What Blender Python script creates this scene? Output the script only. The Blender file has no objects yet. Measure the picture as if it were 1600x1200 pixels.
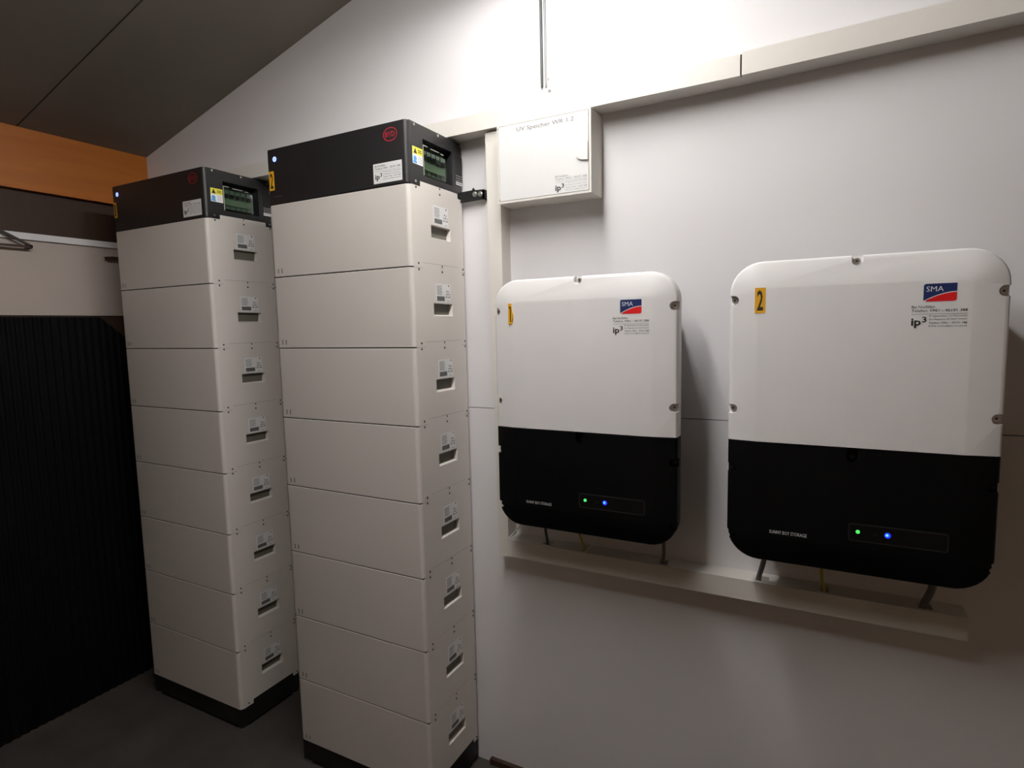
import bpy, bmesh, math
from mathutils import Matrix, Vector

# ------------------------------------------------------------------ camera, light, exposure
scn = bpy.context.scene
COL = scn.collection
CAM_LOC = Vector((0.8957, -1.6927, 1.4269))
CAM_YAW, CAM_PITCH, CAM_ROLL, FOCAL_PX = 0.4855, -0.0982, -0.0221, 910.6
fw = Vector((-math.sin(CAM_YAW) * math.cos(CAM_PITCH), math.cos(CAM_YAW) * math.cos(CAM_PITCH), math.sin(CAM_PITCH)))
rt = Vector((math.cos(CAM_YAW), math.sin(CAM_YAW), 0))
up = rt.cross(fw)
c_, s_ = math.cos(CAM_ROLL), math.sin(CAM_ROLL)
rt, up = c_ * rt + s_ * up, -s_ * rt + c_ * up
cam = bpy.data.cameras.new('camera')
cam.sensor_width = 36.0
cam.lens = FOCAL_PX / 1600 * 36.0
cam.clip_start = 0.02
camo = bpy.data.objects.new('camera', cam)
COL.objects.link(camo)
m = Matrix((rt, up, -fw)).transposed().to_4x4()
m.translation = CAM_LOC
camo.matrix_world = m
scn.camera = camo

wld = bpy.data.worlds.new('world')
scn.world = wld
wld.use_nodes = True
wld.node_tree.nodes['Background'].inputs[0].default_value = (0.9, 0.92, 1.0, 1)
wld.node_tree.nodes['Background'].inputs[1].default_value = 0.01

LAMP = Vector((0.24, -0.95, 2.51))     # middle of a twin-tube batten light that runs out from the wall
TUBE_LEN, TUBE_EMIT = 1.50, 91.0

vs = scn.view_settings
vs.view_transform = 'Standard'
vs.look = 'None'
vs.gamma = 1.0
vs.exposure = 0.0
vs.use_curve_mapping = False

# ------------------------------------------------------------------ materials
def mat(name, col, rough=0.5, metal=0.0, spec=0.5, vary=0.04, scale=12.0, bump=0.0, bscale=200.0, emit=None, estr=0.0):
    mt = bpy.data.materials.new(name)
    mt.use_nodes = True
    nt = mt.node_tree
    b = nt.nodes['Principled BSDF']
    b.inputs['Roughness'].default_value = rough
    b.inputs['Metallic'].default_value = metal
    b.inputs['Specular IOR Level'].default_value = spec
    tc = nt.nodes.new('ShaderNodeTexCoord')
    nz = nt.nodes.new('ShaderNodeTexNoise')
    nz.inputs['Scale'].default_value = scale
    nz.inputs['Detail'].default_value = 4.0
    nt.links.new(tc.outputs['Object'], nz.inputs['Vector'])
    cr = nt.nodes.new('ShaderNodeValToRGB')
    cr.color_ramp.elements[0].position = 0.3
    cr.color_ramp.elements[1].position = 0.7
    cr.color_ramp.elements[0].color = [min(1, c * (1 - vary)) for c in col] + [1]
    cr.color_ramp.elements[1].color = [min(1, c * (1 + vary)) for c in col] + [1]
    nt.links.new(nz.outputs['Fac'], cr.inputs['Fac'])
    nt.links.new(cr.outputs['Color'], b.inputs['Base Color'])
    if bump > 0:
        n2 = nt.nodes.new('ShaderNodeTexNoise')
        n2.inputs['Scale'].default_value = bscale
        n2.inputs['Detail'].default_value = 3.0
        nt.links.new(tc.outputs['Object'], n2.inputs['Vector'])
        bp = nt.nodes.new('ShaderNodeBump')
        bp.inputs['Strength'].default_value = bump
        bp.inputs['Distance'].default_value = 0.002
        nt.links.new(n2.outputs['Fac'], bp.inputs['Height'])
        nt.links.new(bp.outputs['Normal'], b.inputs['Normal'])
    if emit:
        b.inputs['Emission Color'].default_value = (*emit, 1)
        b.inputs['Emission Strength'].default_value = estr
    return mt

def wood(name, c1, c2, axis='Y', rough=0.45):
    mt = mat(name, c1, rough)
    nt = mt.node_tree
    b = nt.nodes['Principled BSDF']
    tc = nt.nodes.new('ShaderNodeTexCoord')
    mp = nt.nodes.new('ShaderNodeMapping')
    mp.inputs['Scale'].default_value = (9, 0.7, 9) if axis == 'Y' else (9, 9, 0.7)
    nz = nt.nodes.new('ShaderNodeTexNoise')
    nz.inputs['Scale'].default_value = 2.5
    nz.inputs['Detail'].default_value = 6
    nz.inputs['Distortion'].default_value = 0.6
    cr = nt.nodes.new('ShaderNodeValToRGB')
    cr.color_ramp.elements[0].position = 0.3
    cr.color_ramp.elements[1].position = 0.7
    cr.color_ramp.elements[0].color = (*c1, 1)
    cr.color_ramp.elements[1].color = (*c2, 1)
    nt.links.new(tc.outputs['Object'], mp.inputs['Vector'])
    nt.links.new(mp.outputs['Vector'], nz.inputs['Vector'])
    nt.links.new(nz.outputs['Fac'], cr.inputs['Fac'])
    nt.links.new(cr.outputs['Color'], b.inputs['Base Color'])
    return mt

def clear_plastic(name, tint):
    mt = bpy.data.materials.new(name)
    mt.use_nodes = True
    nt = mt.node_tree
    nt.nodes.remove(nt.nodes['Principled BSDF'])
    out = nt.nodes['Material Output']
    tr = nt.nodes.new('ShaderNodeBsdfTransparent')
    tr.inputs[0].default_value = (*tint, 1)
    gl = nt.nodes.new('ShaderNodeBsdfGlossy')
    gl.inputs['Roughness'].default_value = 0.15
    mx = nt.nodes.new('ShaderNodeMixShader')
    mx.inputs[0].default_value = 0.05
    nt.links.new(tr.outputs[0], mx.inputs[1])
    nt.links.new(gl.outputs[0], mx.inputs[2])
    nt.links.new(mx.outputs[0], out.inputs[0])
    return mt

M = dict(
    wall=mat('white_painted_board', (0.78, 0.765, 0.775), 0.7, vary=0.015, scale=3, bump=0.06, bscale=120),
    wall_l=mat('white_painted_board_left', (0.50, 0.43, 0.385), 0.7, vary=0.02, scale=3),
    core=mat('dark_wall_core', (0.05, 0.045, 0.04), 0.9),
    ceiling=mat('grey_brown_ceiling', (0.20, 0.175, 0.145), 0.75, vary=0.06, scale=2.5),
    floor=mat('dark_concrete', (0.036, 0.030, 0.024), 0.8, vary=0.3, scale=5, bump=0.3, bscale=60),
    beam=wood('orange_varnished_wood', (0.40, 0.115, 0.006), (0.48, 0.145, 0.010)),
    brown=wood('dark_brown_wood', (0.034, 0.014, 0.006), (0.046, 0.020, 0.009), 'Z', 0.6),
    room=mat('dim_room_boards', (0.54, 0.40, 0.28), 0.8),
    black_sheet=mat('black_ribbed_plastic', (0.0025, 0.0025, 0.003), 0.6, spec=0.10),
    tower=mat('warm_white_powder_coat', (0.69, 0.648, 0.605), 0.42, spec=0.4, vary=0.01, scale=6, bump=0.05, bscale=500),
    recess=mat('grip_shade_grey', (0.13, 0.125, 0.10), 0.6),
    bcu=mat('anthracite_powder_coat', (0.012, 0.012, 0.0125), 0.45, spec=0.5, vary=0.05, bump=0.05, bscale=500),
    blackpl=mat('black_plastic', (0.012, 0.012, 0.012), 0.5, spec=0.3),
    plinth=mat('black_steel_base', (0.010, 0.0095, 0.009), 0.55, spec=0.25),
    steel=mat('zinc_plated_steel', (0.62, 0.62, 0.60), 0.35, metal=1.0),
    darksteel=mat('dark_screw_steel', (0.10, 0.095, 0.09), 0.4, metal=0.8),
    white=mat('white_label', (0.80, 0.80, 0.80), 0.5, vary=0.01),
    ink=mat('black_ink', (0.012, 0.012, 0.012), 0.6),
    grey=mat('grey_print', (0.33, 0.33, 0.33), 0.6),
    dgrey=mat('dark_grey_print', (0.12, 0.12, 0.12), 0.6),
    yellow=mat('yellow_sticker', (0.80, 0.40, 0.012), 0.45, vary=0.06),
    lemon=mat('warning_yellow', (0.75, 0.68, 0.06), 0.45),
    blue=mat('notice_blue', (0.10, 0.35, 0.75), 0.45),
    logored=mat('logo_dark_red', (0.26, 0.008, 0.018), 0.6),
    red=mat('logo_red', (0.68, 0.006, 0.008), 0.45),
    navy=mat('logo_navy', (0.008, 0.022, 0.11), 0.45),
    inv=mat('white_inverter_shell', (0.86, 0.84, 0.835), 0.40, spec=0.4, vary=0.01, bump=0.03, bscale=600),
    invblack=mat('black_inverter_shell', (0.0022, 0.0022, 0.0024), 0.5, spec=0.12),
    brace=mat('dark_painted_steel', (0.035, 0.03, 0.026), 0.6),
    alu=mat('grey_cast_aluminium', (0.22, 0.22, 0.22), 0.55, metal=0.5),
    disp=mat('black_display', (0.004, 0.004, 0.004), 0.3, spec=0.2),
    dispedge=mat('display_edge', (0.02, 0.02, 0.02), 0.4),
    pvc=mat('ivory_pvc', (0.75, 0.722, 0.665), 0.42, spec=0.4, vary=0.01),
    boxpl=mat('white_box_plastic', (0.78, 0.775, 0.765), 0.38, spec=0.45, vary=0.01),
    cable=mat('grey_cable_jacket', (0.16, 0.15, 0.145), 0.5),
    dcable=mat('dark_cable_jacket', (0.05, 0.05, 0.05), 0.5),
    earth=mat('yellow_green_wire', (0.42, 0.36, 0.02), 0.45),
    clear=clear_plastic('clear_breaker_window', (0.62, 0.70, 0.63)),
    beige=mat('breaker_beige', (0.45, 0.46, 0.40), 0.5),
    led_blue=mat('led_blue', (0.1, 0.2, 1), 0.3, emit=(0.0, 0.006, 1.0), estr=1.6),
    led_cyan=mat('led_blue_core', (0.1, 0.5, 1), 0.3, emit=(0.08, 0.40, 1.0), estr=2.0),
    led_green=mat('led_green', (0.05, 0.8, 0.2), 0.3, emit=(0.07, 0.62, 0.10), estr=1.3),
    led_blue2=mat('led_blue_rim', (0.02, 0.05, 0.3), 0.3, emit=(0.05, 0.12, 0.55), estr=1.0),
    led_white=mat('led_blue_white', (0.5, 0.6, 1), 0.3, emit=(0.42, 0.55, 1.0), estr=1.3),
)

# ------------------------------------------------------------------ helpers
def box(bm, x0, x1, y0, y1, z0, z1, mi=0):
    vs_ = [bm.verts.new((x, y, z)) for z in (z0, z1) for y in (y0, y1) for x in (x0, x1)]
    for f in ((0, 2, 3, 1), (4, 5, 7, 6), (0, 1, 5, 4), (2, 6, 7, 3), (0, 4, 6, 2), (1, 3, 7, 5)):
        fc = bm.faces.new([vs_[i] for i in f])
        fc.material_index = mi
    return vs_

def obj(name, bm, mats, parent=None, loc=(0, 0, 0), smooth=None, bevel=0.0, segs=2):
    if bevel > 0:
        ed = [e for e in bm.edges if len(e.link_faces) == 2 and e.calc_face_angle(0) > 0.6]
        bmesh.ops.bevel(bm, geom=ed, offset=bevel, segments=segs, affect='EDGES', profile=0.5, clamp_overlap=True)
    bmesh.ops.recalc_face_normals(bm, faces=bm.faces[:])
    me = bpy.data.meshes.new(name)
    bm.to_mesh(me)
    bm.free()
    if not isinstance(mats, (list, tuple)):
        mats = [mats]
    for x in mats:
        me.materials.append(x)
    o = bpy.data.objects.new(name, me)
    COL.objects.link(o)
    o.location = loc
    if parent:
        o.parent = parent
    if smooth is not None:
        for p in me.polygons:
            p.use_smooth = True
        me.set_sharp_from_angle(angle=math.radians(smooth))
    return o

def BM():
    return bmesh.new()

def empty(name, loc, label, cat, group=None):
    o = bpy.data.objects.new(name, None)
    COL.objects.link(o)
    o.location = loc
    o.empty_display_size = 0.05
    return tag(o, label, cat, group)

def tag(o, label, cat, group=None):
    o['label'] = label
    o['category'] = cat
    if group:
        o['group'] = group
    return o

def struct(o):
    o['kind'] = 'structure'
    return o

def prism(bm, pts, axis, a0, a1, mi=0):
    """extrude a 2-D outline: axis 'x' -> pts are (y,z), 'y' -> (x,z), 'z' -> (x,y)"""
    def p3(p, a):
        return {'x': (a, p[0], p[1]), 'y': (p[0], a, p[1]), 'z': (p[0], p[1], a)}[axis]
    A = [bm.verts.new(p3(p, a0)) for p in pts]
    B = [bm.verts.new(p3(p, a1)) for p in pts]
    fs = [bm.faces.new(A), bm.faces.new(B[::-1])]
    n = len(pts)
    for i in range(n):
        fs.append(bm.faces.new((A[i], A[(i + 1) % n], B[(i + 1) % n], B[i])))
    for f in fs:
        f.material_index = mi
    return A, B

def cyl(bm, c, axis, r, h, n=16, mi=0, r2=None):
    """cylinder from point c along +axis ('x','y','z'), length h (may be negative)"""
    r2 = r if r2 is None else r2
    def p3(u, v, a):
        return {'x': (c[0] + a, c[1] + u, c[2] + v), 'y': (c[0] + u, c[1] + a, c[2] + v), 'z': (c[0] + u, c[1] + v, c[2] + a)}[axis]
    A = [bm.verts.new(p3(r * math.cos(2 * math.pi * i / n), r * math.sin(2 * math.pi * i / n), 0)) for i in range(n)]
    B = [bm.verts.new(p3(r2 * math.cos(2 * math.pi * i / n), r2 * math.sin(2 * math.pi * i / n), h)) for i in range(n)]
    fs = [bm.faces.new(A[::-1]), bm.faces.new(B)]
    for i in range(n):
        fs.append(bm.faces.new((A[i], A[(i + 1) % n], B[(i + 1) % n], B[i])))
    for f in fs:
        f.material_index = mi

def tube(bm, pts, r, n=10, sub=6, mi=0):
    P = [Vector(p) for p in pts]
    Q = []
    for i in range(len(P) - 1):
        p0 = P[max(i - 1, 0)]; p1 = P[i]; p2 = P[i + 1]; p3 = P[min(i + 2, len(P) - 1)]
        for k in range(sub):
            t = k / sub
            Q.append(0.5 * ((2 * p1) + (-p0 + p2) * t + (2 * p0 - 5 * p1 + 4 * p2 - p3) * t * t + (-p0 + 3 * p1 - 3 * p2 + p3) * t ** 3))
    Q.append(P[-1])
    rings = []
    for i, q in enumerate(Q):
        d = (Q[min(i + 1, len(Q) - 1)] - Q[max(i - 1, 0)]).normalized()
        a = d.cross(Vector((0, 1, 0.01))).normalized()
        b = d.cross(a)
        rings.append([bm.verts.new(q + r * (math.cos(2 * math.pi * k / n) * a + math.sin(2 * math.pi * k / n) * b)) for k in range(n)])
    for i in range(len(rings) - 1):
        for k in range(n):
            f = bm.faces.new((rings[i][k], rings[i][(k + 1) % n], rings[i + 1][(k + 1) % n], rings[i + 1][k]))
            f.material_index = mi
    bm.faces.new(rings[0][::-1]).material_index = mi
    bm.faces.new(rings[-1]).material_index = mi

def front_m(o):   # faces -y : u = +x, v = +z, out = -y
    return Matrix(((1, 0, 0, o[0]), (0, 0, -1, o[1]), (0, 1, 0, o[2]), (0, 0, 0, 1)))

def side_m(o):    # faces +x : u = +y, v = +z, out = +x
    return Matrix(((0, 0, 1, o[0]), (1, 0, 0, o[1]), (0, 1, 0, o[2]), (0, 0, 0, 1)))

def plate(bm, T, u0, u1, v0, v1, h0, h1, mi=0):
    vs_ = box(bm, u0, u1, v0, v1, h0, h1, mi)
    for v in vs_:
        v.co = T @ v.co

def poly(bm, T, pts, h0, h1, mi=0):
    A, B = prism(bm, pts, 'z', h0, h1, mi)
    for v in A + B:
        v.co = T @ v.co

def text(bm, T, s, u0, v0, w, h, hgt, mi=0, bold=0.0):
    """lettering fitted to the rectangle (u0,v0,w,h) of plane T, raised to hgt"""
    cu = bpy.data.curves.new('t', 'FONT')
    cu.body = s
    cu.size = 1.0
    cu.resolution_u = 2
    cu.offset = bold
    ob = bpy.data.objects.new('t', cu)
    me = bpy.data.meshes.new_from_object(ob)
    bpy.data.objects.remove(ob)
    bpy.data.curves.remove(cu)
    xs = [v.co.x for v in me.vertices]; ys = [v.co.y for v in me.vertices]
    if not xs:
        return
    x0, x1, y0, y1 = min(xs), max(xs), min(ys), max(ys)
    tmp = bmesh.new()
    tmp.from_mesh(me)
    bpy.data.meshes.remove(me)
    mp = {}
    for v in tmp.verts:
        mp[v.index] = bm.verts.new(T @ Vector((u0 + (v.co.x - x0) / (x1 - x0) * w, v0 + (v.co.y - y0) / (y1 - y0) * h, hgt)))
    for f in tmp.faces:
        try:
            nf = bm.faces.new([mp[v.index] for v in f.verts])
            nf.material_index = mi
        except ValueError:
            pass
    tmp.free()

def boolean(o, cutters):
    """subtract closed meshes from o (evaluated once, stored as plain mesh)"""
    bm = bmesh.new()
    for c in cutters:
        me = c
        bm.from_mesh(me)
        bpy.data.meshes.remove(me)
    bmesh.ops.recalc_face_normals(bm, faces=bm.faces[:])
    me = bpy.data.meshes.new('cutter')
    bm.to_mesh(me)
    bm.free()
    co = bpy.data.objects.new('cutter', me)
    COL.objects.link(co)
    co.matrix_world = o.matrix_world.copy() if o.parent is None else Matrix.Identity(4)
    par, lo = o.parent, o.location.copy()
    o.parent = None
    o.location = (0, 0, 0)
    co.matrix_world = Matrix.Identity(4)
    md = o.modifiers.new('cut', 'BOOLEAN')
    md.operation = 'DIFFERENCE'
    md.object = co
    md.solver = 'EXACT'
    bpy.context.view_layer.update()
    dg = bpy.context.evaluated_depsgraph_get()
    new = bpy.data.meshes.new_from_object(o.evaluated_get(dg))
    o.modifiers.clear()
    o.data = new
    o.parent = par
    o.location = lo
    bpy.data.objects.remove(co)
    return o

def cutmesh(fn):
    bm = bmesh.new()
    fn(bm)
    bmesh.ops.recalc_face_normals(bm, faces=bm.faces[:])
    me = bpy.data.meshes.new('c')
    bm.to_mesh(me)
    bm.free()
    return me

def shade(o, ang=35):
    for p in o.data.polygons:
        p.use_smooth = True
    o.data.set_sharp_from_angle(angle=math.radians(ang))

# ------------------------------------------------------------------ the room
FL = -0.158          # floor level
WY = 0.02            # face of the back wall
def ceil_z(x):
    return 2.254 + 0.274 * (x + 1.919)
XL, XR, YF, YB = -1.96, 3.2, -3.4, 0.02

bm = BM(); box(bm, XL - .1, XR + .1, YF - .1, YB + .1, FL - .1, FL)
struct(obj('floor', bm, M['floor']))

bm = BM()
prism(bm, [(XL, FL), (XR, FL), (XR, ceil_z(XR)), (XL, ceil_z(XL))], 'y', WY + .006, WY + .12)
wb = struct(obj('wall_back', bm, M['core']))
J = 1.1505
bm = BM(); prism(bm, [(XL, FL), (XR, FL), (XR, J - .0012), (XL, J - .0012)], 'y', WY, WY + .006)
obj('wall_panel', bm, M['wall'], wb)
bm = BM(); prism(bm, [(XL, J + .0012), (XR, J + .0012), (XR, ceil_z(XR)), (XL, ceil_z(XL))], 'y', WY, WY + .006)
obj('wall_panel', bm, M['wall'], wb)

# left wall under the beam, side and front walls that close the room
bm = BM(); box(bm, XL - .1, XL - .02, YF, YB + .1, FL, ceil_z(XL))
wl = struct(obj('wall_left', bm, M['core']))
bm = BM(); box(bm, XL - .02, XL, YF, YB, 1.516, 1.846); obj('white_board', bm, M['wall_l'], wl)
bm = BM(); box(bm, XL - .02, XL - .008, YF, YB, FL, 1.5145); obj('lower_board', bm, M['brown'], wl)
bm = BM(); box(bm, XL - .02, XL + .014, YF, YB, 1.8475, 2.0125); obj('fascia_board', bm, M['brown'], wl)
bm = BM(); box(bm, XL, XL + .012, YF, YB, 1.820, 1.8465)
struct(obj('trim_1', bm, M['wall'], bevel=.0015))
bm = BM(); box(bm, XR, XR + .1, YF, YB, FL, ceil_z(XR))
struct(obj('wall_right', bm, M['room']))
bm = BM(); prism(bm, [(XL, FL), (XR, FL), (XR, ceil_z(XR)), (XL, ceil_z(XL))], 'y', YF - .1, YF)
struct(obj('wall_front', bm, M['room']))

bm = BM()
prism(bm, [(XL - .1, ceil_z(XL - .1) + .012), (XR + .1, ceil_z(XR + .1) + .012), (XR + .1, ceil_z(XR + .1) + .1), (XL - .1, ceil_z(XL - .1) + .1)], 'y', YF - .1, YB + .1)
ce = struct(obj('ceiling', bm, M['core']))
ys = [YF - .1, -2.482, -1.482, -0.482, 0.518, YB + .1]
for a, b in zip(ys[:-1], ys[1:]):
    bm = BM()
    prism(bm, [(XL - .1, ceil_z(XL - .1)), (XR + .1, ceil_z(XR + .1)), (XR + .1, ceil_z(XR + .1) + .012), (XL - .1, ceil_z(XL - .1) + .012)], 'y', a + .003, b - .003)
    obj('ceiling_panel', bm, M['ceiling'], ce)

bm = BM(); box(bm, -0.125, XR, WY - .016, WY, FL, FL + .022)
struct(obj('baseboard_back', bm, M['brown'], bevel=.003))

bm = BM()
prism(bm, [(XL + .001, 2.013), (-1.92, 2.013), (-1.92, ceil_z(-1.92)), (XL + .001, ceil_z(XL + .001))], 'y', YF, WY)
tag(obj('roof_beam', bm, M['beam'], bevel=.004), 'orange varnished timber beam running under the low side of the ceiling', 'beam')

# black ribbed sheet standing under the beam
XP = -1.885
top = []
y = -3.2
pitch = 0.030
prof = []
while y < -0.005:
    for dy, dx in ((0, 0), (.007, .005), (.015, .005), (.022, 0)):
        prof.append((y + dy, dx))
    y += pitch
bm = BM()
def ptop(y):
    return 1.507 if y < -0.262 else 1.507 - (y + 0.262) * 0.92
F = []; Bk = []
for (py, dx) in prof:
    F.append((bm.verts.new((XP + dx, py, FL)), bm.verts.new((XP + dx, py, ptop(py)))))
    Bk.append((bm.verts.new((XP - .006 + dx, py, FL)), bm.verts.new((XP - .006 + dx, py, ptop(py)))))
for i in range(len(F) - 1):
    bm.faces.new((F[i][0], F[i + 1][0], F[i + 1][1], F[i][1]))
    bm.faces.new((Bk[i][0], Bk[i][1], Bk[i + 1][1], Bk[i + 1][0]))
    bm.faces.new((F[i][1], F[i + 1][1], Bk[i + 1][1], Bk[i][1]))
    bm.faces.new((F[i][0], Bk[i][0], Bk[i + 1][0], F[i + 1][0]))
for i in (0, len(F) - 1):
    bm.faces.new((F[i][0], F[i][1], Bk[i][1], Bk[i][0]))
tag(obj('ribbed_sheet', bm, M['black_sheet']), 'tall black ribbed sheet with a clipped corner standing under the orange beam', 'panel')

# steel braces on the left wall
def bar(bm, p, q, r):
    p, q = Vector(p), Vector(q)
    d = (q - p).normalized()
    n = Vector((1, 0, 0)); t = d.cross(n).normalized()
    A = []
    for e in (p, q):
        A.append([bm.verts.new(e + r * (sx * n + sy * t)) for sx, sy in ((-1, -1), (1, -1), (1, 1), (-1, 1))])
    for i in range(4):
        bm.faces.new((A[0][i], A[0][(i + 1) % 4], A[1][(i + 1) % 4], A[1][i]))
    bm.faces.new(A[0][::-1]); bm.faces.new(A[1])
br = empty('wall_brace', (XL + .03, -0.466, 1.791), 'dark steel V-shaped brace high on the white wall at the left edge', 'bracket')
bm = BM(); bar(bm, (0, 0, 0), (0, -.46, .235), .0045); obj('diagonal_bar', bm, M['brace'], br)
bm = BM(); bar(bm, (0, 0, -.002), (0, -.60, -.002), .0045); obj('level_bar', bm, M['brown'], br)
bm = BM(); box(bm, -.030, -.003, -.014, .0, -.008, .008); obj('wall_plate', bm, M['brace'], br)
br = empty('wall_brace', (XL + .03, -.201, 1.774), 'short dark brown bar end on the white wall, half hidden by the rear battery tower', 'bracket')
bm = BM(); prism(bm, [(0, 0), (.02, -.008), (.20, -.006), (.20, .009), (.035, .006)], 'x', -.004, .004); obj('bar', bm, M['brown'], br)
bm = BM(); box(bm, -.030, -.003, .02, .05, -.005, .005); obj('wall_plate', bm, M['brown'], br)

# ------------------------------------------------------------------ battery towers
W, D, H = 0.585, 0.298, 0.2403
BASE_H = 0.086
def side_profile(b, t, tongue_top, notch_bottom):
    p = [(0, b)]
    if notch_bottom:
        p += [(.0565, b), (.0575, b + .016), (.2625, b + .016), (.2635, b)]
    p += [(D, b), (D, t)]
    if tongue_top:
        p += [(.2620, t), (.2610, t + .016), (.0590, t + .016), (.0580, t)]
    p += [(0, t)]
    return p
def shell(name, prof, mats, r=0.013):
    bm = BM()
    prism(bm, prof, 'x', -W, 0)
    ed = []
    for e in bm.edges:
        a, b = e.verts[0].co, e.verts[1].co
        if abs(a.x - b.x) < 1e-6 and abs(a.y - b.y) < 1e-6 and (a.y < 1e-6 or a.y > D - 1e-6):
            ed.append(e)
    bmesh.ops.bevel(bm, geom=ed, offset=r, segments=6, affect='EDGES', profile=0.5)
    ed = [e for e in bm.edges if len(e.link_faces) == 2 and e.calc_face_angle(0) > 1.0]
    bmesh.ops.bevel(bm, geom=ed, offset=.0012, segments=1, affect='EDGES', profile=0.5, clamp_overlap=True)
    return obj(name, bm, mats)

# one module with its grip recess, then copies
def grip(bm):
    o = [(.1065, .0955), (.2125, .0945), (.2125, .1340), (.1065, .1355)]
    i = [(.1075, .1005), (.2060, .1000), (.2120, .1335), (.1075, .1345)]
    A = [bm.verts.new((.0002, *p)) for p in o]; B = [bm.verts.new((-.0135, *p)) for p in i]
    bm.faces.new(A); bm.faces.new(B[::-1])
    for k in range(4):
        bm.faces.new((A[k], B[k], B[(k + 1) % 4], A[(k + 1) % 4]))
mod = shell('battery_module', side_profile(.0015, H - .0015, True, True), [M['tower']])
boolean(mod, [cutmesh(grip)])
shade(mod, 30)
S0 = side_m((0, 0, 0)); F0 = front_m((0, 0, 0))
# dark plate at the grip's back: shade of the recess put into its colour
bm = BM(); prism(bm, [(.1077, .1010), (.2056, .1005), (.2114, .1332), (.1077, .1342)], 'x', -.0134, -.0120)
gl = obj('grip_shade', bm, M['recess'], mod)
bm = BM()
for (yy, zz) in ((.0362, .0125), (.0362, H - .0055), (.2812, .0115), (.2812, H - .006), (.1592, H - .006)):
    cyl(bm, (.0, yy, zz), 'x', .0034, .0008, 8, 1)
    cyl(bm, (.0006, yy, zz), 'x', .0026, .0008, 8, 0)
box(bm, -.001, .0009, .1575, .1612, H + .0085, H + .0143, 1)
sc = obj('screws', bm, [M['darksteel'], M['ink']], mod); sc['kind'] = 'stuff'
bm = BM()
gy = [(.0025, H), (.0565, H), (.0585, H + .016), (.2615, H + .016), (.2635, H), (D - .0025, H)]
for (ya, za), (yb, zb_) in zip(gy[:-1], gy[1:]):
    prism(bm, [(ya, za - .0013), (yb, zb_ - .0013), (yb, zb_ + .0013), (ya, za + .0013)], 'x', -W + .0025, -.0025)
gk = obj('seam_shade', bm, M['blackpl'], mod)  # dark filler between modules, painting in the shade of the seam
bm = BM()
for x0 in (.0255, .0425):
    box(bm, -W + x0, -W + x0 + .0034, -.0006, .002, .0125, .0285)
sl = obj('vent_slots', bm, M['dgrey'], mod); sl['kind'] = 'stuff'
bm = BM()
zt = H
plate(bm, S0, .1205, .2020, zt - .1020, zt - .0430, 0, .0004, 0)
for k in range(9):
    plate(bm, S0, .1255, (.1560, .1500, .1540)[k % 3], zt - .0505 - k * .0034, zt - .0488 - k * .0034, .0004, .0006, 1)
plate(bm, S0, .1255, .1675, zt - .0970, zt - .0825, .0004, .0006, 2)
cyl_pts = [(.1915 + .0028 * math.cos(a * math.pi / 5), zt - .0480 + .0028 * math.sin(a * math.pi / 5)) for a in range(10)]
poly(bm, S0, cyl_pts, .0004, .0006, 3)
for r_ in range(3):
    for c in range(2 if r_ == 0 else 3):
        u = .1755 + c * .0088 + (.004 if r_ == 0 else 0); v = zt - .0690 - r_ * .0088
        if (r_ + c) % 2:
            poly(bm, S0, [(u, v), (u + .0056, v), (u + .0028, v + .0058)], .0004, .0006, 2)
        else:
            plate(bm, S0, u, u + .0048, v, v + .0054, .0004, .0006, 2)
plate(bm, S0, .1800, .1950, zt - .0985, zt - .0965, .0004, .0006, 1)
lb = obj('rating_label', bm, [M['white'], M['grey'], M['dgrey'], M['logored']], mod)

# control unit
BH = 0.1795
def win(bm):
    box(bm, -.034, .001, .0785, .2350, .0360, .1430)
bcu = shell('control_unit', side_profile(.0015, BH, False, True), [M['bcu']])
boolean(bcu, [cutmesh(win)])
shade(bcu, 30)
cu_parts = []
bm = BM()
plate(bm, S0, .0255, .0750, .0615, .1105, 0, .0005, 0)
plate(bm, S0, .0255, .0750, .0890, .1105, .0005, .0007, 1)
poly(bm, S0, [(.030, .0915), (.047, .0915), (.0385, .1075)], .0007, .0009, 3)
plate(bm, S0, .0520, .0700, .0960, .0985, .0007, .0009, 3)
plate(bm, S0, .0520, .0700, .1015, .1040, .0007, .0009, 3)
plate(bm, S0, .0275, .0465, .0635, .0700, .0005, .0008, 2)
poly(bm, S0, [(.037 + .008 * math.cos(a * math.pi / 7), .0765 + .008 * math.sin(a * math.pi / 7)) for a in range(14)], .0005, .0008, 2)
for k in range(4):
    plate(bm, S0, .0520, .0720, .0670 + k * .005, .0686 + k * .005, .0005, .0007, 4)
cu_parts.append(obj('warning_label', bm, [M['white'], M['lemon'], M['blue'], M['ink'], M['grey']], bcu))
# breakers behind the window
bm = BM()
box(bm, -.0335, -.016, .0820, .2200, .0470, .1180, 0)
box(bm, -.016, -.011, .0900, .2080, .0600, .0830, 1)
for k in range(5):
    box(bm, -.016, -.006, .0930 + k * .0245, .1060 + k * .0245, .0880, .1010, 2)
    box(bm, -.016, -.0135, .0905 + k * .0245, .0912 + k * .0245, .0480, .1170, 2)
cu_parts.append(obj('breaker_block', bm, [M['grey'], M['beige'], M['ink']], bcu, bevel=.0008, segs=1))
bm = BM()
pts = [(.0800, .0375), (.1950, .0375), (.2080, .0480), (.2080, .0980), (.1900, .1220), (.0800, .1270)]
poly(bm, S0, pts, -.0040, -.0022, 0)
cu_parts.append(obj('window_cover', bm, M['clear'], bcu))
bm = BM()
plate(bm, S0, .0798, .0822, .0375, .1270, -.0024, -.0008, 0)
plate(bm, S0, .0798, .1040, .1246, .1270, -.0024, -.0008, 0)
plate(bm, S0, .1200, .1640, .1225, .1244, -.0024, -.0008, 0)
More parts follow.
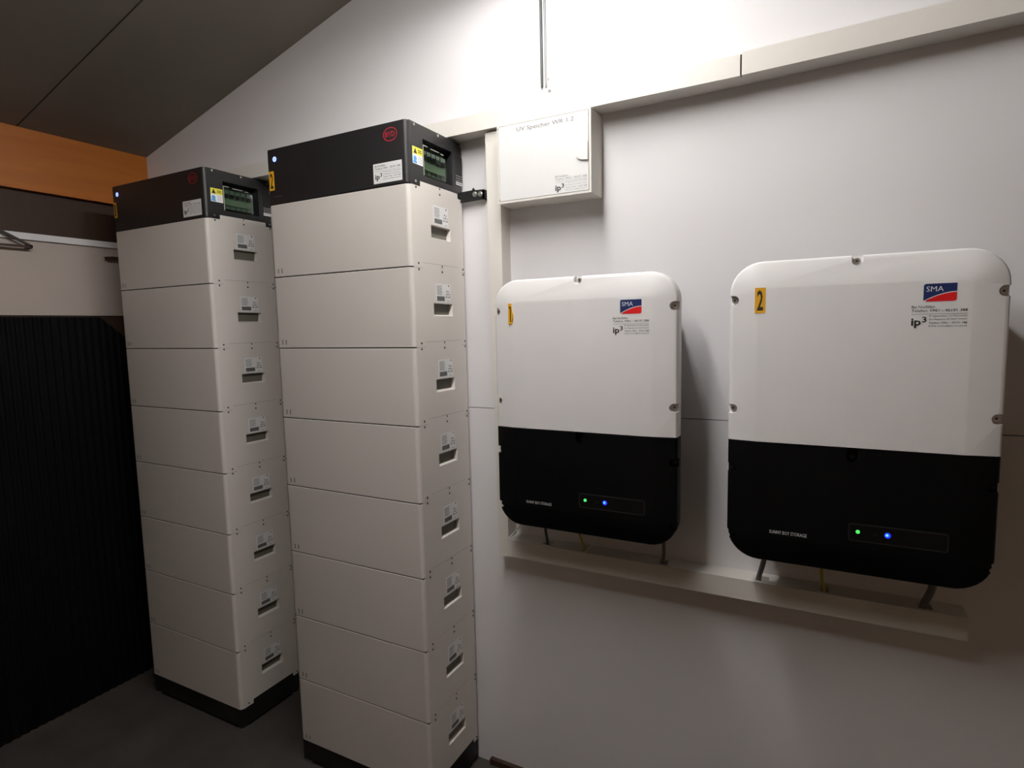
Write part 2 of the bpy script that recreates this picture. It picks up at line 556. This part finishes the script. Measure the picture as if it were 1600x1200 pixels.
plate(bm, S0, .1740, .1900, .1205, .1224, -.0024, -.0008, 0)
cu_parts.append(obj('edge_highlight', bm, M['beige'], bcu))  # pale strips painted as highlights along the cover's left and top edges
bm = BM()
plate(bm, S0, .2540, .2945, .0440, .1360, 0, .0006, 0)
plate(bm, S0, .2556, .2930, .0450, .0545, .0006, .0010, 1)
for j in range(6):
    plate(bm, S0, .2580 + j * .0055, .2618 + j * .0055, .0478, .0520, .0010, .0012, 2)
for k in range(3):
    for j in range(4):
        plate(bm, S0, .2565 + j * .0092, .2625 + j * .0092, .0580 + k * .0075, .0605 + k * .0075, .0006, .0010, 3)
cu_parts.append(obj('terminal_panel', bm, [M['blackpl'], M['white'], M['ink'], M['grey']], bcu))
bm = BM()
for (yy, zz) in ((.0370, .1735), (.1595, .1735), (.2830, .1735), (.0362, .0120), (.2812, .0115)):
    cyl(bm, (0, yy, zz), 'x', .0036, .0012, 10)
o = obj('screws', bm, M['steel'], bcu); o['kind'] = 'stuff'; cu_parts.append(o)
bm = BM()
cyl(bm, (-W + .0405, 0, .1455), 'y', .0092, -.0008, 24, 0)
lc, lz, n = -W + .0405, .1455, 24
for k in range(n):
    q0, q1 = 2 * math.pi * k / n, 2 * math.pi * (k + 1) / n
    poly(bm, F0, [(lc + r_ * math.cos(q), lz + r_ * math.sin(q)) for r_, q in ((.0080, q0), (.0080, q1), (.0048, q1), (.0048, q0))], .0008, .0014, 1)
plate(bm, F0, lc - .0014, lc + .0014, lz - .0036, lz + .0036, .0008, .0014, 1)
o = obj('status_light', bm, [M['led_blue2'], M['led_white']], bcu); o['label'] = 'lit blue-white round status light'; cu_parts.append(o)
# round red emblem
bm = BM()
cx, cz, n = -W + .526, .1450, 32
ring_o = [(cx + .0265 * math.cos(2 * math.pi * k / n), cz + .0200 * math.sin(2 * math.pi * k / n)) for k in range(n)]
ring_i = [(cx + .0235 * math.cos(2 * math.pi * k / n), cz + .0172 * math.sin(2 * math.pi * k / n)) for k in range(n)]
for k in range(n):
    poly(bm, F0, [ring_o[k], ring_o[(k + 1) % n], ring_i[(k + 1) % n], ring_i[k]], 0, .0005)
text(bm, F0, 'BYD', cx - .0185, cz - .0075, .037, .015, .0006, 0, .03)
cu_parts.append(obj('emblem', bm, M['logored'], bcu))
bm = BM()
text(bm, F0, 'BATTERY-BOX', -W + .0270, .0220, .043, .0055, .0004, 0)
cu_parts.append(obj('lettering', bm, M['dgrey'], bcu))

def contact_label(bm, T, u0, v0, w, h, backing=True):
    """emergency contact label; mats: 0 backing, 1 heavy ink, 2 rule, 3 small print"""
    a, b, y0, hh = u0, u0 + w, v0, h
    if backing:
        plate(bm, T, u0, u0 + w, v0, v0 + h, 0, .0004, 0)
        a, b, y0, hh = u0 + .06 * w, u0 + .95 * w, v0 + .12 * h, .80 * h
    e = .0006
    s = b - a
    text(bm, T, 'Bei Notfällen', a, y0 + hh * .885, s * .42, hh * .115, e, 3)
    text(bm, T, 'Telefon: 0961 - 40191 388', a, y0 + hh * .715, s, hh * .115, e, 3)
    plate(bm, T, a, b, y0 + hh * .612, y0 + hh * .626, .0004, .0006, 2)
    text(bm, T, 'ip', a, y0, s * .180, hh * .43, e, 1, .025)
    text(bm, T, '3', a + s * .200, y0 + hh * .25, s * .080, hh * .25, e, 1, .015)
    for k, t in enumerate(('IP³ Ingenieurbüro mit Photovoltaik', 'Zur Pfingstlohe 22, 92637 Weiden', 'Telefon: 0961 - 40191 388', 'E-Mail: service@ip3-energie.de')):
        text(bm, T, t, a + s * .325, y0 + hh * (.475 - k * .147), s * .675, hh * .078, e, 3)
LM = [M['white'], M['ink'], M['grey'], M['ink']]
LM_GLARE = [M['white'], M['ink'], M['grey'], M['grey']]      # small print paled in colour for the glare on the box
bm = BM()
contact_label(bm, F0, -W + .4575, .0105, .1075, .0575)
cl = obj('contact_label', bm, LM, bcu); cu_parts.append(cl)

# plinth with levelling feet
bm = BM()
t = BASE_H - .0015
prism(bm, [(.004, .012), (D - .004, .012), (D - .004, t), (.2620, t), (.2610, t + .016), (.0590, t + .016), (.0580, t), (.004, t)], 'x', -W + .004, -.004)
base = obj('base_plinth', bm, M['plinth'], bevel=.002)
feet = []
for fx in (-.021, -W + .021):
    for fy in (.021, D - .021):
        bm = BM()
        cyl(bm, (0, 0, 0), 'z', .019, .006, 20, 0)
        cyl(bm, (0, 0, .006), 'z', .007, .014, 12, 0)
        feet.append(obj('levelling_foot', bm, M['steel'], base, (fx, fy, 0)))

def number_sticker(parent, ch, u0, v0, w, h, T):
    bm = BM()
    plate(bm, T, u0, u0 + w, v0, v0 + h, 0, .0005, 0)
    nw = w * (.58 if ch == '2' else .26)
    text(bm, T, ch, u0 + (w - nw) / 2, v0 + h * .10, nw, h * .80, .0007, 1, .02)
    o = obj('number_sticker', bm, [M['yellow'], M['ink']], parent)
    o['label'] = 'yellow sticker with a black ' + ch
    return o

def children(o):
    return [c for c in bpy.data.objects if c.parent == o]

def copy_part(o, parent, loc, kids):
    c = o.copy(); COL.objects.link(c); c.parent = parent; c.location = loc
    for k in kids:
        d = k.copy(); COL.objects.link(d); d.parent = c
    return c

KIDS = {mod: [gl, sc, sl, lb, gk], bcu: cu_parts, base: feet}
T2 = empty('battery_tower', (-0.1733, -0.2854, FL), 'front white battery tower, its black head marked with a yellow 2', 'battery', 'battery towers by the wall')
T1 = empty('battery_tower', (-1.1005, -0.2785, FL), 'rear white battery tower, its black head marked with a yellow 1', 'battery', 'battery towers by the wall')
for i, t in enumerate((T2, T1)):
    for k in range(8):
        z = BASE_H + k * H
        if i == 0 and k == 0:
            mod.parent = t; mod.location = (0, 0, z)
        else:
            copy_part(mod, t, (0, 0, z), KIDS[mod])
    zb = BASE_H + 8 * H
    if i == 0:
        bcu.parent = t; bcu.location = (0, 0, zb); base.parent = t; b_ = bcu
    else:
        b_ = copy_part(bcu, t, (0, 0, zb), KIDS[bcu]); copy_part(base, t, (0, 0, 0), KIDS[base])
    if i == 0:
        number_sticker(b_, '2', -W + .0095, .0465, .0230, .0620, F0)
    else:
        bm = BM()      # creased, half peeled sticker
        poly(bm, F0, [(-W + .0100, .0540), (-W + .0290, .0560), (-W + .0270, .1150), (-W + .0090, .1170)], 0, .0005, 0)
        poly(bm, F0, [(-W + .0155, .0600), (-W + .0235, .0610), (-W + .0225, .1080), (-W + .0145, .1090)], .0005, .0008, 1)
        o = obj('number_sticker', bm, [M['yellow'], M['ink']], b_)
        o['label'] = 'creased yellow sticker with a black 1'

# black wall bracket beside the front tower
wbk = empty('wall_bracket', (-0.1733, 0.0, 1.858), 'black steel bracket with two bolts fixing the front battery tower to the wall', 'bracket')
bm = BM()
prism(bm, [(.001, -.018), (.090, -.015), (.090, .016), (.056, .017), (.050, .026), (.044, .018), (.001, .017)], 'y', -.004, .000)
box(bm, .084, .090, -.004, WY - .0005, -.015, .016)
obj('strap', bm, M['blackpl'], wbk, bevel=.001, segs=1)
for k, (bx, bz) in enumerate(((.056, .004), (.077, .002))):
    bm = BM()
    cyl(bm, (bx, -.004, bz), 'y', .0085, -.002, 20, 0)
    cyl(bm, (bx, -.006, bz), 'y', .0062, -.005, 6, 0)
    obj('bolt', bm, M['steel'], wbk)

# ------------------------------------------------------------------ inverters
IW, IH, ISEAM = 0.535, 0.730, 0.4315
def rrect(inset, r, n=9):
    r = max(r - inset, 0.006)
    x0, x1, z0, z1 = inset, IW - inset, -IH + inset, -inset
    P = []
    for (cx, cz, a0) in ((x1 - r, z1 - r, 0), (x0 + r, z1 - r, 90), (x0 + r, z0 + r, 180), (x1 - r, z0 + r, 270)):
        for k in range(n + 1):
            a = math.radians(a0 + 90 * k / n)
            P.append((cx + r * math.cos(a), cz + r * math.sin(a)))
    return P
def lofted(bm, loops):
    R_ = [[bm.verts.new((p[0], y, p[1])) for p in rrect(ins, .074)] for ins, y in loops]
    n = len(R_[0])
    for a, b in zip(R_[:-1], R_[1:]):
        for k in range(n):
            bm.faces.new((a[k], a[(k + 1) % n], b[(k + 1) % n], b[k]))
    bm.faces.new(R_[0][::-1]); bm.faces.new(R_[-1])
# y measured from the wall-side origin, front is negative
LOOPS = [(.004, -.130), (.000, -.136), (.000, -.1705), (.0012, -.1745), (.0040, -.1780), (.0085, -.1800), (.062, -.1885), (.066, -.1888)]
def half(upper):
    bm = BM()
    lofted(bm, LOOPS)
    z = -ISEAM + (.0012 if upper else -.0012)
    bmesh.ops.bisect_plane(bm, geom=bm.verts[:] + bm.edges[:] + bm.faces[:], plane_co=(0, 0, z), plane_no=(0, 0, -1 if upper else 1), clear_outer=True)
    be = [e for e in bm.edges if e.is_boundary]
    bmesh.ops.contextual_create(bm, geom=be)
    return bm
def slot(px, pz, dx, dz):
    def fn(bm):
        r = .0112
        pts = []
        a0 = math.atan2(-dz, -dx)
        for k in range(13):
            a = a0 - math.pi / 2 + math.pi * k / 12
            pts.append((px + r * math.cos(a), pz + r * math.sin(a)))
        pts += [(pts[-1][0] + dx * .05, pts[-1][1] + dz * .05), (pts[0][0] + dx * .05, pts[0][1] + dz * .05)]
        prism(bm, pts, 'y', -.25, -.158)
    return cutmesh(fn)
UP = [(.2650, -.0120, 0, 1), (.0100, -.0900, -1, 0), (.5250, -.0900, 1, 0), (.0100, -.3540, -1, 0), (.5250, -.3530, 1, 0)]
LO = [(.2680, -.4540, 0, 1), (.0095, -.5020, -1, 0), (.5255, -.4980, 1, 0), (.0095, -.6720, -1, 0), (.5255, -.6720, 1, 0)]
cov = obj('top_cover', half(True), M['inv'])
boolean(cov, [slot(*s) for s in UP]); shade(cov, 22)
low = obj('bottom_cover', half(False), M['invblack'])
boolean(low, [slot(*s) for s in LO]); shade(low, 22)
scr = {}
for host, lst in ((cov, UP), (low, LO)):
    scr[host] = []
    for (px, pz, dx, dz) in lst:
        bm = BM()
        cyl(bm, (0, -.158, 0), 'y', .0068, -.0080, 16, 0)
        cyl(bm, (0, -.166, 0), 'y', .0026, -.0002, 6, 1)
        scr[host].append(obj('screw', bm, [M['steel'] if host is cov else M['blackpl'], M['ink']], host, (px, 0, pz), smooth=30))
bm = BM()
R_ = []
for ins, y in ((.052, WY - .001), (.050, -.1295)):
    R_.append([bm.verts.new((p[0], y, p[1])) for p in rrect(ins, .074)])
n = len(R_[0])
for a, b in zip(R_[:-1], R_[1:]):
    for k in range(n):
        bm.faces.new((a[k], a[(k + 1) % n], b[(k + 1) % n], b[k]))
bm.faces.new(R_[0][::-1]); bm.faces.new(R_[-1])
hou = obj('housing', bm, M['alu'], smooth=30)
# prints on the covers
FY = -.1888
FT = front_m((0, FY, 0))
up_parts = list(scr[cov]); lo_parts = list(scr[low])
bm = BM()     # maker's logo sticker
u0, u1, v0, v1 = .3870, .4440, -.1075, -.0705
def arc(u):
    q = (u - u0) / (u1 - u0)
    return v0 + (v1 - v0) * (.02 + .50 * math.sin(q * math.pi / 2) ** .9)
w_ = .0010
n = 16
us = [u0 + (u1 - u0) * k / n for k in range(n + 1)]
plate(bm, FT, u0 - .0008, u1 + .0008, v0 - .0008, v1 + .0008, 0, .0003, 0)
c = .0045
tl = [(u0 + c - c * math.sin(a), v1 - c + c * math.cos(a)) for a in [math.pi / 2 * k / 4 for k in range(5)]]
navy = [(u1, v1)] + tl + [(u, arc(u) + w_) for u in us]
poly(bm, FT, navy, .0003, .0005, 1)
brc = [(u1 - c + c * math.sin(a), v0 + c - c * math.cos(a)) for a in [math.pi / 2 * k / 4 for k in range(5)]]
redp = [(u, arc(u) - w_) for u in us[:0:-1] if arc(u) - w_ > v0] + [(u0 + .004, v0)] + brc
poly(bm, FT, redp, .0003, .0005, 2)
text(bm, FT, 'SMA', u0 + .0045, v1 - .0165, .0300, .0110, .0007, 3)
up_parts.append(obj('logo_sticker', bm, [M['white'], M['navy'], M['red'], M['white']], cov))
bm = BM()
contact_label(bm, FT, .3672, -.1625, .0960, .0470, False)
up_parts.append(obj('contact_label', bm, LM, cov))
bm = BM()
text(bm, FT, 'SUNNY BOY STORAGE', .0995, -.6535, .0810, .0082, .0005, 0)
lo_parts.append(obj('lettering', bm, M['white'], low))
bm = BM()
def rr2(a0, a1, b0, b1, r, n=5):
    P = []
    for (cx, cz, t0) in ((a1 - r, b1 - r, 0), (a0 + r, b1 - r, 90), (a0 + r, b0 + r, 180), (a1 - r, b0 + r, 270)):
        for k in range(n + 1):
            t = math.radians(t0 + 90 * k / n)
            P.append((cx + r * math.cos(t), cz + r * math.sin(t)))
    return P
A_ = rr2(.2655, .4525, -.6460, -.6050, .006); B_ = rr2(.2675, .4505, -.6440, -.6070, .0045)
for k in range(len(A_)):
    q = (k + 1) % len(A_)
    poly(bm, FT, [A_[k], A_[q], B_[q], B_[k]], 0, .0010, 1)
poly(bm, FT, B_, 0, .0006, 0)
text(bm, FT, 'SMA', .3130, -.6275, .0100, .0045, .0008, 1, .01)
lo_parts.append(obj('display_panel', bm, [M['disp'], M['dispedge']], low))
bm = BM(); cyl(bm, (.2840, FY - .0006, -.6235), 'y', .0042, -.0015, 18, 0)
o = obj('indicator_light', bm, M['led_green'], low); o['label'] = 'lit green indicator light'; lo_parts.append(o)
bm = BM(); cyl(bm, (.3415, FY - .0006, -.6240), 'y', .0062, -.0010, 18, 0); cyl(bm, (.3405, FY - .0016, -.6235), 'y', .0028, -.0008, 14, 1)
o = obj('indicator_light', bm, [M['led_blue'], M['led_cyan']], low); o['label'] = 'lit blue indicator light'; lo_parts.append(o)

I2 = empty('inverter', (0.7013, 0, 1.5675), 'right inverter, white over black, with the flat yellow 2 sticker', 'inverter', 'battery inverters on the wall')
I1 = empty('inverter', (0.0425, 0, 1.5610), 'left inverter, white over black, with the creased yellow 1 sticker', 'inverter', 'battery inverters on the wall')
for h_ in (cov, low, hou):
    h_.parent = I2
c1 = copy_part(cov, I1, (0, 0, 0), up_parts)
copy_part(low, I1, (0, 0, 0), lo_parts)
copy_part(hou, I1, (0, 0, 0), [])
number_sticker(cov, '2', .0572, -.1220, .0230, .0595, FT)
bm = BM()    # creased sticker with the 1
poly(bm, FT, [(.0535, -.128), (.0560, -.130), (.0580, -.126), (.0620, -.126), (.0645, -.130), (.0690, -.110), (.0690, -.100), (.0650, -.085), (.0640, -.068), (.0530, -.068), (.0535, -.080), (.0525, -.100)], 0, .0015, 0)
poly(bm, FT, [(.0590, -.1210), (.0620, -.1210), (.0620, -.0800), (.0600, -.0760), (.0545, -.0790), (.0550, -.0815), (.0590, -.0805)], .0015, .0020, 1)
poly(bm, FT, [(.0645, -.118), (.0690, -.110), (.0690, -.100), (.0655, -.087)], .0015, .0045, 0)
o = obj('number_sticker', bm, [M['yellow'], M['ink']], c1); o['label'] = 'creased yellow sticker with a black 1'

# ------------------------------------------------------------------ distribution box
db = empty('distribution_box', (0.009, WY, 1.803), 'white distribution box with a hinged door above the left inverter', 'electrical box')
BWx, BHz, BD = .3025, .2330, .0950
bm = BM()
box(bm, 0, BWx, -BD, 0, 0, BHz)
o = obj('body', bm, M['pvc'], db, bevel=.003)
boolean(o, [cutmesh(lambda b: box(b, .0055, BWx - .0065, -BD - .01, -BD + .006, .0065, BHz - .0045))])
bm = BM()
box(bm, .0066, BWx - .0080, -BD - .0005, -BD + .0058, .0078, BHz - .0058)
door = obj('door', bm, M['boxpl'], db, bevel=.0012)
BT = front_m((0, -BD - .0006, 0))
bm = BM()
n = 14
P = [(.2940, .0905)] + [(.2940 - .0375 * math.sin(math.pi * k / n) ** .6 if 0 < k < n else .2920, .1155 - .0245 * math.cos(math.pi * k / n)) for k in range(n + 1)] + [(.2940, .1400)]
poly(bm, BT, P, 0, .0045)
obj('latch', bm, M['boxpl'], door, bevel=.0008)
bm = BM()
text(bm, BT, 'UV Speicher WR 1.2', .0680, .2010, .1830, .0155, .0003, 0)
obj('lettering', bm, M['dgrey'], door)
bm = BM()
contact_label(bm, BT, .1915, .0110, .0980, .0480, False)
obj('contact_label', bm, LM_GLARE, door)
bm = BM()
for zz in (BHz - .010, .012):
    cyl(bm, (.0052, -BD - .0004, zz), 'y', .0022, -.0010, 10)
o = obj('hinge_pins', bm, M['grey'], db); o['kind'] = 'stuff'

# ------------------------------------------------------------------ cable trunking
def trunk(name, label, x0, x1, za, zb, h, yf, ext=0.0):
    t = empty(name, ((x0 + x1) / 2, WY, (za + zb) / 2), label, 'cable trunking', 'cable trunking on the wall')
    cx, cz = t.location.x, t.location.z
    def sl(o0, o1, y0, y1, ex=0.0):
        bm = BM()
        P = [(x0 - cx, za - cz + o0), (x1 + ex - cx, zb - cz + o0), (x1 + ex - cx, zb - cz + o1), (x0 - cx, za - cz + o1)]
        prism(bm, P, 'y', y0 - WY, y1 - WY)
        return bm
    o = obj('base_channel', sl(.001, h - .001, yf + .012, WY, ext), M['pvc'], t)
    l = obj('lid', sl(0, h, yf, yf + .0115), M['pvc'], t, bevel=.0012)
    return t, o, l
trunk('cable_trunking', 'white trunking length along the wall left of the black joint gap', -1.92, 0.7015, 2.0335, 2.0440, .0525, -.055, .0040)
trunk('cable_trunking', 'white trunking length rising to the right of the black joint gap', 0.7055, 3.19, 2.0450, 2.0950, .0560, -.055)
bm = BM(); box(bm, .7017, .7053, -.0525, -.0435, 2.0480, 2.0960)  # black strip stands in for the shade inside the open gap
tag(obj('gap_shade', bm, M['ink']), 'black strip standing in for the shade in the gap between the two upper trunking lengths', 'gap shade')

lt, lch, lid = trunk('cable_trunking', 'lower white trunking under both inverters, notched for their cables', -.0015, 1.2230, .6680, .6680, .0570, -.050)
cx, cz = lt.location.x, lt.location.z
def notch(a, b):
    return cutmesh(lambda q: box(q, a - cx, b - cx, -.0395 - WY, -.002 - WY, .690 - cz, .75 - cz))
boolean(lch, [notch(a, b) for a, b in ((.120, .150), (.253, .270), (.490, .518), (.759, .792), (.915, .935), (1.126, 1.156))])

vt = empty('cable_trunking', (-.02, WY, .664), 'upright white trunking between the front battery tower and the left inverter', 'cable trunking', 'cable trunking on the wall')
bm = BM(); prism(bm, [(-.017, 0), (.0175, 0), (.0175, 1.370), (-.031, 1.370)], 'y', -.048, 0); obj('base_channel', bm, M['pvc'], vt)
bm = BM(); prism(bm, [(-.0185, -.001), (.0182, -.001), (.0182, 1.370), (-.0325, 1.370)], 'y', -.061, -.0485); obj('lid', bm, M['pvc'], vt, bevel=.0012)

# ------------------------------------------------------------------ cables
def cable(name, label, pts, r, m_, cat='cable'):
    bm = BM(); tube(bm, pts, r)
    return tag(obj(name, bm, M[m_], smooth=40), label, cat)
cable('cable', 'dark cable dropping from the lower left of the left inverter', [(.143, -.050, .880), (.139, -.050, .81), (.137, -.046, .775), (.135, -.030, .735), (.133, -.025, .695)], .0045, 'dcable')
cable('cable', 'yellow-green earth wire under the middle of the left inverter', [(.250, -.050, .880), (.252, -.052, .80), (.260, -.050, .765), (.263, -.035, .735), (.262, -.025, .695)], .0032, 'earth')
bm = BM(); tube(bm, [(.305, -.030, .758), (.288, -.040, .745), (.272, -.052, .729), (.268, -.053, .7265)], .0017)
tag(obj('cable_tie', bm, M['white'], smooth=40), 'white cable tie end sticking out of the lower trunking under the left inverter', 'cable tie')
bm = BM(); tube(bm, [(.022, -.005, .757), (.010, -.025, .742), (.001, -.047, .7275), (.0, -.0505, .7262)], .0017)
tag(obj('cable_tie', bm, M['white'], smooth=40), 'white cable tie end at the left corner of the lower trunking', 'cable tie')
cable('cable', 'grey cable dropping from the lower right of the left inverter', [(.507, -.050, .900), (.512, -.050, .82), (.5135, -.048, .775), (.508, -.032, .735), (.503, -.025, .695)], .0052, 'cable')
cable('cable', 'grey cable in the open notch under the left end of the right inverter', [(.784, -.050, .885), (.783, -.050, .81), (.777, -.048, .775), (.768, -.034, .735), (.764, -.025, .695)], .0066, 'cable')
cable('cable', 'yellow earth wire under the middle of the right inverter', [(.918, -.050, .880), (.917, -.050, .79), (.918, -.046, .765), (.922, -.036, .738), (.928, -.030, .705)], .0036, 'earth')
cable('cable', 'grey cable dropping from the lower right end of the right inverter', [(1.156, -.050, .885), (1.152, -.050, .80), (1.146, -.045, .765), (1.138, -.034, .735), (1.136, -.026, .695)], .0085, 'cable')

# two conduits that come down the wall above the box
zc = ceil_z(.118) - .01
for (x, r, m_, lb_) in ((.1215, .0042, 'dcable', 'dark grey conduit coming down the bright wall above the box'), (.1345, .0036, 'grey', 'light grey conduit right of the dark one on the bright wall')):
    bm = BM()
    cyl(bm, (x, WY - r - .0005, 2.157), 'z', r, zc - 2.157, 12)
    tag(obj('conduit', bm, M[m_], smooth=40), lb_, 'conduit')
cl_ = empty('wall_clip', (.1465, WY, 2.160), 'small white cable clip beside the conduit ends', 'clip')
bm = BM(); box(bm, -.004, .004, -.010, 0, -.016, .010); obj('clip_body', bm, M['white'], cl_, bevel=.0015)
bm = BM(); cyl(bm, (-.001, -.010, .010), 'z', .0025, .006, 10); obj('nail', bm, M['grey'], cl_)

# ------------------------------------------------------------------ batten light that lights the scene
tube_m = mat('glowing_tube', (0.9, 0.9, 0.9), 0.4, emit=(1.0, 0.975, 0.95), estr=TUBE_EMIT)
lampo = empty('batten_light', LAMP, 'twin-tube batten light hanging below the sloping ceiling, running out from the wall', 'lamp')
hl = TUBE_LEN / 2
bm = BM(); box(bm, -.045, .045, -hl - .03, hl + .03, .030, .062); obj('casing', bm, M['white'], lampo, bevel=.003)
for sx in (-1, 1):
    bm = BM(); prism(bm, [(sx * .045, .036), (sx * .068, .002), (sx * .0695, .003), (sx * .0465, .0375)], 'y', -hl - .03, hl + .03); obj('reflector_wing', bm, M['white'], lampo)
for sx in (-.03, .03):
    bm = BM(); cyl(bm, (sx, -hl, 0), 'y', .013, 2 * hl, 16)
    obj('tube', bm, tube_m, lampo, smooth=40)
    for sy in (-1, 1):
        bm = BM(); box(bm, sx - .012, sx + .012, sy * (hl + .008) - .007, sy * (hl + .008) + .007, -.016, .031); obj('tube_holder', bm, M['white'], lampo)
for sy in (-.35, .35):
    bm = BM(); cyl(bm, (0, sy, .060), 'z', .003, ceil_z(LAMP.x) - LAMP.z - .060, 8); obj('hanger', bm, M['steel'], lampo)
